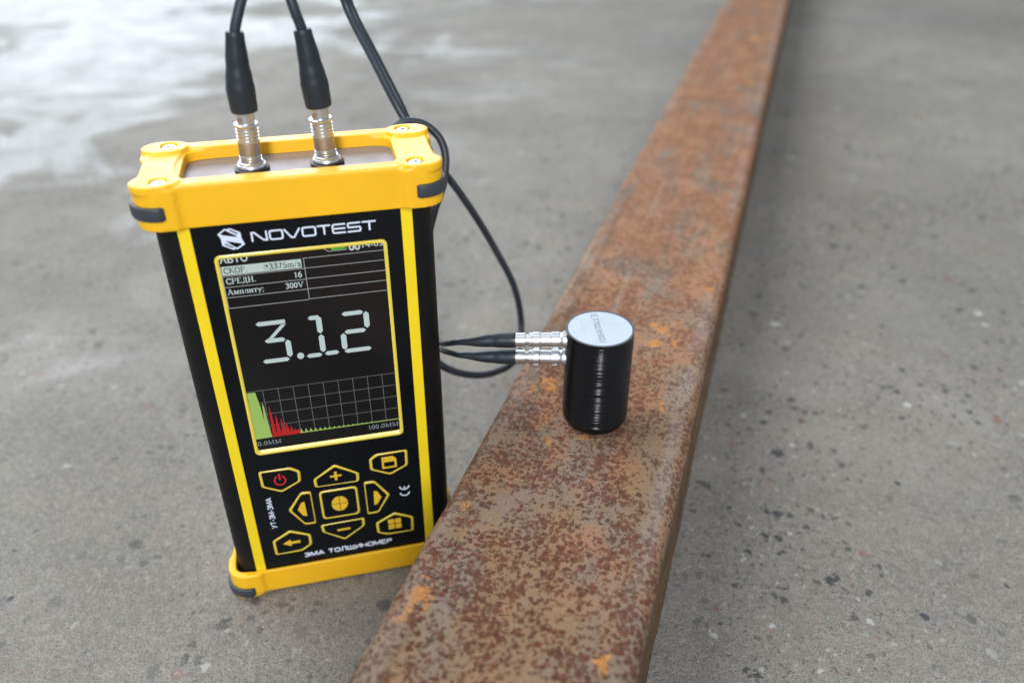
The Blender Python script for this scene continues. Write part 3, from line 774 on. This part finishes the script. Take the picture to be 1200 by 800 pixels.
# CE mark turned a quarter
g = Geo()
g.strip(circ(22.75, 36.1, 1.65, 1.75, 188, 352, 14), 0.48, y0, YF)
g.strip(circ(22.75, 39.0, 1.65, 1.75, 188, 352, 14), 0.48, y0, YF); g.strip([(22.75, 37.4), (22.75, 38.6)], 0.45, y0-.002, YF)
g.obj('ce_mark', m_white, film)
OO = [(.30, 1), (.12, .93), (.03, .70), (.0, .5), (.03, .30), (.12, .07), (.30, 0), (.5, 0), (.68, .07), (.77, .30), (.80, .5), (.77, .70), (.68, .93), (.5, 1)]
BL = {'Э': (.72, [([(.02, .80), (.12, .95), (.32, 1), (.52, .93), (.66, .72), (.68, .5), (.66, .28), (.52, .07), (.32, 0), (.12, .05), (.0, .22)], 0), ([(.22, .5), (.66, .5)], 0)]),
 'М': (.92, [([(0, 0), (0, 1), (.06, 1), (.45, .12), (.84, 1), (.90, 1), (.90, 0)], 0)]),
 'А': (.82, [([(0, 0), (.38, 1), (.44, 1), (.82, 0)], 0), ([(.16, .30), (.66, .30)], 0)]),
 'Т': (.74, [([(0, 1), (.74, 1)], 0), ([(.37, .95), (.37, 0)], 0)]),
 'О': (.80, [(OO, 1)]),
 'Л': (.76, [([(-.02, .0), (.10, .06), (.16, .35), (.18, 1), (.72, 1), (.72, 0)], 0)]),
 'Щ': (1.02, [([(0, 1), (0, 0), (.92, 0), (1.02, -.02), (1.02, -.22)], 0), ([(.44, 1), (.44, 0)], 0), ([(.88, 1), (.88, 0)], 0)]),
 'И': (.76, [([(0, 1), (0, 0), (.07, 0), (.69, 1), (.76, 1), (.76, 0)], 0)]),
 'Н': (.74, [([(0, 0), (0, 1)], 0), ([(.74, 0), (.74, 1)], 0), ([(0, .5), (.74, .5)], 0)]),
 'Е': (.64, [([(.64, 1), (0, 1), (0, 0), (.66, 0)], 0), ([(0, .52), (.58, .52)], 0)]),
 'Р': (.68, [([(0, 0), (0, 1), (.45, 1), (.62, .92), (.67, .74), (.62, .56), (.45, .48), (0, .48)], 0)]),
 'У': (.74, [([(0, 1), (.38, .34)], 0), ([(.74, 1), (.34, .14), (.22, 0), (.06, 0)], 0)]),
 '3': (.62, [([(.02, .80), (.14, .96), (.32, 1), (.50, .94), (.57, .76), (.50, .58), (.28, .53)], 0), ([(.28, .53), (.54, .46), (.62, .26), (.52, .05), (.30, 0), (.10, .04), (.0, .22)], 0)]),
 'В': (.68, [([(0, 0), (0, 1), (.42, 1), (.58, .92), (.60, .68), (.50, .54), (0, .54)], 0), ([(.45, .54), (.64, .44), (.68, .26), (.60, .06), (.44, 0), (0, 0)], 0)]),
 '-': (.34, [([(0, .42), (.34, .42)], 0)]), ' ': (.30, [])}
def block(s, width, h, wt, put, m, parent, track=.24):
    """bold sans lettering: put(x, y) places a point of the line of text on the x/z plane"""
    tot = sum(BL[c][0]+track for c in s)-track; k = width/tot; g = Geo(); x = 0; i = 0
    for ch in s:
        for pl, cl in BL[ch][1]:
            i += 1; g.strip([put((x+p[0])*k, p[1]*h) for p in pl], wt, YF-0.022-0.003*(i % 4), YF, bool(cl))
        x += BL[ch][0]+track
    return g.obj('lettering', m, parent)
block('ЭМА ТОЛЩИНОМЕР', 31.0, 1.75, 0.50, lambda a, b: (-14.7+a, 12.75+b), m_white, film)
block('УТ-3М-ЭМА', 14.0, 1.65, 0.32, lambda a, b: (-22.3-b, 29.0+a), m_white, film, .20)

# top plate and sockets
g = Geo(); g.prism(rrect(-31, 31, 4.0, 31.5, 2.0), 150.0, 152.6)
plate = g.obj('top_plate', m_plate, gauge, auto=40)
for x in (-10.9, 10.2):
    g = Geo(); g.lathe([(0, 4.9), (0.9, 4.9), (1.15, 4.6), (1.2, 2)], (x, 17, 152.6), (0, 0, 1)); so = g.obj('socket', m_dark, gauge, auto=40)
    g = Geo(); g.lathe([(0, 4.1), (0.5, 4.15), (0.9, 3.9), (1.0, 3.6), (1.5, 3.55), (1.7, 3.3), (1.72, 1)], (x, 17, 153.82), (0, 0, 1)); g.obj('lock_nut', m_metal, so, auto=30)

# ------------------------------------------------------------------ probe (transducer) standing on the tube
PX, PY, PZ, PR = 28.2, 227.3, 63.75, 11.0
probe = empty('probe', (PX, PY, PZ))
tag(probe, 'black ribbed cylindrical probe with pale round label on top, standing on the rusty tube', 'probe')
g = Geo(); prof = [(0.0, 9.3), (0.35, 9.75), (0.75, 9.8), (0.9, 10.15), (1.3, 10.2), (1.5, 10.5), (2.0, 10.55), (2.2, 10.8), (2.8, 10.8)]
z = 3.2
while z < 34.9:
    k = 0.09+0.07*random.random(); q = 0.04*random.random()**2
    prof += [(z, PR-k), (z+0.10, PR-.035-q), (z+0.25, PR-q), (z+0.40, PR-.035-q)]
    z += 0.50
prof += [(35.3, PR), (35.75, PR), (35.95, PR-.12), (36.0, PR-.45), (35.85, PR-.55)]
g.lathe(prof, (0, 0, 0), (0, 0, 1), 96)
case = g.obj('casing', m_probe, probe, auto=50)
g = Geo(); g.lathe([(35.6, 10.3), (35.92, 10.3), (36.02, 10.2)], (0, 0, 0), (0, 0, 1), 96)
lab = g.obj('label_disc', m_label, probe, auto=40)
g = Geo()
o_ = [(PR*.998*cos(2*pi*k/96), PR*.998*sin(2*pi*k/96)) for k in range(96)]; i_ = [(10.35*cos(2*pi*k/96), 10.35*sin(2*pi*k/96)) for k in range(96)]
g.ring(o_, i_, 35.86, 36.06); g.obj('label_rim', m_ring, probe)
ta = Vector((2.0, -18.5, 0)).normalized(); tb = Vector((-ta.y, ta.x, 0))   # text runs towards the viewer, tops to the right
def laytext(s, size, wdt, along, across, m, off):
    def fn(a, b):
        p = ta*(along+a)+tb*(across+b); return (p.x, p.y, 36.06)
    text('lettering', s, size, wdt, m, lab, fn, off)
laytext('Е.Т7023Н021', 2.9, 16.8, -8.6, -1.6, m_ink, 0.02)
laytext('НО 003. 18', 1.5, 9.5, -7.4, 3.6, m_ink2, 0.0)
laytext('ЭМА 5 МГц', 1.3, 8.5, -5.6, -5.9, m_ink2, 0.0)

# ------------------------------------------------------------------ plugs and cables
def plug_up(parent, base, axis, L, k=1.0):
    """metal push-pull plug along axis; returns the boot start"""
    ax = Vector(axis).normalized(); b = Vector(base)
    def rib(t0, t1, r, n):
        o = []; st = (t1-t0)/n
        for i in range(n): o += [(t0+st*i, r), (t0+st*(i+.45), r), (t0+st*(i+.52), r-.30*k), (t0+st*(i+.93), r-.30*k)]
        return o
    g = Geo()
    prof = [(0, 2.75*k), (0.9, 2.75*k), (0.95, 2.95*k), (1.2, 3.05*k)]+rib(1.3, 3.6, 3.08*k, 3)+[(3.65, 3.1*k), (3.8, 2.98*k)]
    g.lathe(prof, b, ax, 40)
    prof2 = [(7.5, 2.98*k), (7.6, 3.1*k)]+rib(7.8, 11.6, 3.08*k, 4)+[(11.7, 3.1*k), (12.2, 3.3*k), (12.55, 3.3*k), (12.75, 3.05*k), (12.8, 2.5*k), (12.8, 2.45*k), (16.9, 2.45*k), (17.0, 2.2*k)]
    g.lathe(prof2, b, ax, 40)
    p = g.obj('plug', m_metal, parent, auto=28)
    g = Geo(); g.lathe([(3.75, 2.95*k), (3.8, 3.0*k), (7.6, 3.0*k), (7.65, 2.9*k)], b, ax, 40); g.obj('grip_band', m_metal2, p, auto=30)
    g = Geo()
    e1 = Vector((ax.z*0+1, 0, 0)) if abs(ax.x) < .9 else Vector((0, 1, 0))
    e = (Vector((0, -1, 0))-ax*Vector((0, -1, 0)).dot(ax)).normalized(); s = ax.cross(e)
    c0 = b+ax*13.3+e*(2.38*k)+s*(-1.0); v = []
    for da in (0, 1.3):
        for ds in (-.65, .65):
            for de in (0, .18): v.append(c0+ax*da+s*ds+e*de)
    g.add(v, [(0, 1, 3, 2), (4, 6, 7, 5), (0, 4, 5, 1), (2, 3, 7, 6), (1, 5, 7, 3), (0, 2, 6, 4)]); g.obj('key_mark', m_notch, p)
def plug_side(parent, base, axis):
    ax = Vector(axis).normalized(); b = Vector(base); g = Geo()
    prof = [(-0.6, 3.0), (0.0, 3.0), (0.9, 3.0), (1.0, 2.6), (1.3, 2.45), (2.0, 2.45), (2.1, 2.75), (4.6, 2.75), (4.75, 2.5), (8.2, 2.5), (8.4, 2.72), (10.6, 2.72), (10.8, 2.5), (11.9, 2.5), (12.0, 1.9), (13.1, 1.9), (13.2, 2.45), (16.3, 2.45), (16.5, 2.2)]
    g.lathe(prof, b, ax, 40); p = g.obj('plug', m_metal, parent, auto=28)
    # grip flats that catch the light
    e = (Vector((0, -0.6, -0.55))); e = (e-ax*e.dot(ax)).normalized(); s = ax.cross(e)
    for t in (3.4, 9.5):
        g = Geo(); v = []
        for da in (-.85, .85):
            for ds in (-.8, .8):
                for de in (2.2, 2.86): v.append(b+ax*(t+da)+s*ds+e*de)
        g.add(v, [(0, 1, 3, 2), (4, 6, 7, 5), (0, 4, 5, 1), (2, 3, 7, 6), (1, 5, 7, 3), (0, 2, 6, 4)]); g.obj('grip_flat', m_metal, p)
def boot(parent, pts, prof):
    sp = spline(pts, 10); L = [0]
    for a, b in zip(sp, sp[1:]): L.append(L[-1]+(b-a).length)
    T = L[-1]
    def rad(u):
        i = min(int(u*(len(sp)-1)+.5), len(sp)-1); t = L[i]/T
        for (a, ra), (b, rb) in zip(prof, prof[1:]):
            if a <= t <= b:
                q = (t-a)/(b-a); q = q*q*(3-2*q); return ra+(rb-ra)*q
        return prof[-1][1]
    v, f = tube(sp, rad, 28)
    return mesh_obj('strain_relief', v, f, m_boot, parent, auto=50)

def dev(x, y, z):
    c, s = cos(PSI), sin(PSI); return (OX+x*c-y*s, OY+x*s+y*c, z)
BOOT = [(0, 3.55), (0.04, 3.7), (0.30, 3.85), (0.42, 3.55), (0.60, 3.05), (0.97, 2.45), (1.0, 2.2)]
BOOT2 = [(0, 2.45), (0.02, 2.55), (0.28, 2.45), (0.42, 2.15), (0.97, 1.1), (1.0, 0.9)]

def cable(sock, bootpts, path, side_base, side_axis, side_boot, label):
    c = empty('signal_cable', (sock[0], sock[1], 0)); off = Vector((sock[0], sock[1], 0))
    tag(c, label, 'cable', 'two signal cables joining gauge and probe')
    rel = lambda P: [Vector(p)-off for p in P]
    ax = Vector(bootpts[0])-Vector(sock)
    plug_up(c, rel([sock])[0], ax, 17)
    boot(c, rel(bootpts), BOOT)
    plug_side(c, rel([side_base])[0], side_axis)
    boot(c, rel(side_boot), BOOT2)
    v, f = tube(spline(rel(path), 12), lambda u: 1.42-0.42*min(1, max(0, (u-.76)/.1)), 16)
    mesh_obj('cord', v, f, m_rubber, c, smooth=True)
    return c

A_sock = dev(-10.9, 17, 153.6); A_b0 = dev(-10.3, 17, 169.6)
A_boot = [A_b0, dev(-10.35, 17, 175.5), dev(-10.0, 17, 183), dev(-9.4, 17, 190.6)]
B_sock = dev(10.2, 17, 153.6); B_b0 = dev(9.75, 17, 169.6)
B_boot = [B_b0, dev(9.35, 17, 175.5), dev(8.7, 17, 183), dev(7.9, 17, 190.3)]
PA = [dev(-9.6, 17, 187), dev(-9.3, 17, 190.5), (-70.9, 229.0, 196.0), (-68.0, 231.5, 204.0), (-65.0, 242.0, 224.0), (-61.0, 264.0, 240.0), (-59.0, 290.0, 230.0), (-60.0, 308.0, 206.0),
      (-60.5, 318.6, 181.6), (-49.2, 306.2, 162.2), (-39.9, 296.6, 147.3), (-31.2, 293.7, 133.4), (-24.2, 298.4, 122.4), (-15.2, 305.0, 104.8), (-6.8, 310.7, 85.9), (1.4, 314.9, 64.7), (4.1, 314.5, 45.5), (1.5, 299.0, 39.9), (-7.0, 283.5, 43.5), (-18.2, 268.5, 53.0), (-27.0, 262.5, 61.5),
      (-34.5, 270.0, 66.0), (-35.0, 272.0, 70.0), (-31.0, 264.5, 70.0), (-24.8, 249.5, 76.6), (-20.6, 238.7, 82.6), (-17.1, 232.6, 85.8), (-14.0, 231.7, 86.2)]
PB = [dev(8.2, 17, 187), dev(7.8, 17, 190.3), (-57.3, 231.5, 195.5), (-59.3, 233.5, 203.0), (-61.5, 243.0, 222.0), (-60.0, 265.0, 235.0), (-59.0, 290.0, 225.0), (-59.3, 310.0, 203.0),
      (-59.8, 322.9, 180.8), (-48.6, 312.3, 160.7), (-39.8, 304.5, 144.8), (-34.7, 297.5, 132.5), (-38.2, 290.7, 124.9), (-44.8, 289.4, 129.3), (-45.1, 290.2, 140.0), (-39.7, 292.8, 145.1), (-32.3, 294.6, 144.2), (-26.3, 293.8, 139.2), (-24.2, 290.9, 132.9), (-25.5, 285.1, 123.7), (-28.2, 280.6, 116.7),
      (-33.0, 277.0, 98.0), (-35.0, 276.0, 84.0), (-31.5, 266.0, 76.0), (-25.8, 251.5, 78.8), (-21.3, 239.0, 86.4), (-17.8, 231.6, 91.6), (-14.5, 230.2, 92.4)]
SA = Vector((-1, 0.10, -0.055)).normalized()
bA = Vector((PX-10.7, PY+0.5, 88.2)); bB = Vector((PX-10.7, PY+0.2, 95.2))
SBx = Vector((-1, 0.07, -0.055)).normalized()
cable(A_sock, A_boot, PA, bA, SA, [bA+SA*16.2, bA+SA*24, (-11.5, 230.4, 86.8), (-16.6, 231.4, 86.7)],
      'black cable from the left socket of the gauge to the lower plug on the probe')
cable(B_sock, B_boot, PB, bB, SBx, [bB+SBx*16.2, bB+SBx*24, (-12.0, 229.3, 93.3), (-17.2, 230.8, 92.2)],
      'black cable from the right socket of the gauge to the upper plug on the probe')

# ------------------------------------------------------------------ loose grit and embedded chips of the floor
def chips():
    rnd = random.Random(3); mats = []
    for nm, c in (('dark_stone', (0.055, 0.060, 0.066)), ('red_stone', (0.24, 0.13, 0.10)), ('pale_stone', (0.42, 0.42, 0.40)), ('grey_stone', (0.13, 0.135, 0.13))):
        mats.append(grain(mat(nm, c, 0.7), c, 0.3, 2500, 0.00006))
    me = {}
    for mi, m in enumerate(mats):
        for vi in range(4):
            n = rnd.randint(7, 10); P = []
            el = rnd.uniform(.5, .9)
            for k in range(n):
                a = 2*pi*k/n+rnd.uniform(-.25, .25); r = rnd.uniform(.65, 1.0); P.append((r*cos(a), r*sin(a)*el))
            v = [(x, y, -0.2) for x, y in P]+[(x*.92, y*.92, 0.05) for x, y in P]+[(x*.6+.05, y*.6, 0.09) for x, y in P]
            f = [(i, (i+1) % n, n+(i+1) % n, n+i) for i in range(n)]+[(n+i, n+(i+1) % n, 2*n+(i+1) % n, 2*n+i) for i in range(n)]+[tuple(range(2*n, 3*n))]
            o = mesh_obj('stone_chip', v, f, m); me.setdefault(mi, []).append(o.data); bpy.data.objects.remove(o)
    cnt = 0
    while cnt < 90:
        right = rnd.random() < 0.72
        x = rnd.uniform(75, 330) if right else rnd.uniform(-330, -60); y = rnd.uniform(120, 420)
        # keep off the tube, the gauge
        q = Vector((x, y, 0))-mid; lat = q.dot(nrm)
        if abs(lat) < 40: continue
        dx, dy = x-OX, y-OY; u = dx*cos(PSI)+dy*sin(PSI); vv = -dx*sin(PSI)+dy*cos(PSI)
        if abs(u) < 46 and -5 < vv < 40: continue
        mi = rnd.choices([0, 1, 2, 3], [.42, .10, .08, .40])[0]
        o = bpy.data.objects.new('stone_chip', rnd.choice(me[mi])); COL.objects.link(o); o.parent = floor
        s = rnd.choice([1.0, 1.3, 1.6, 2.0, 2.4]) if right else rnd.choice([.8, 1.0, 1.3, 1.7])
        o.location = Vector((x, y, GZ+0.0))*MM; o.scale = (s, s, .8); o.rotation_euler = (0, 0, rnd.uniform(0, 6.28)); cnt += 1
    # loose grit
    g = Geo()
    for i in range(2600):
        y = rnd.uniform(90, 520); x = rnd.uniform(-1, 1)*(90+y*.75)
        q = Vector((x, y, 0))-mid
        if abs(q.dot(nrm)) < 37: continue
        dx, dy = x-OX, y-OY; u = dx*cos(PSI)+dy*sin(PSI); vv = -dx*sin(PSI)+dy*cos(PSI)
        if abs(u) < 44 and -3 < vv < 38: continue
        s = rnd.choice([.12, .16, .2, .28, .4]); a = rnd.uniform(0, 6.28); P = []
        for k in range(4): P.append((x+s*rnd.uniform(.6, 1.2)*cos(a+k*1.57), y+s*rnd.uniform(.6, 1.2)*sin(a+k*1.57), GZ-.02))
        g.add(P+[(x+s*.3, y, GZ+s*rnd.uniform(.5, 1.0))], [(0, 1, 4), (1, 2, 4), (2, 3, 4), (3, 0, 4)])
    mg = mat('grit', (0.3, 0.3, 0.29), 0.8); n = NT(mg)
    n.out('Base Color', n.ramp(n.noise(170, 2), [(0.35, (0.10, 0.10, 0.10)), (0.5, (0.27, 0.265, 0.25)), (0.68, (0.46, 0.45, 0.43))]))
    gr = g.obj('grit', mg); tag(gr, 'fine loose grit scattered over the concrete floor', 'grit', kind='stuff')
chips()
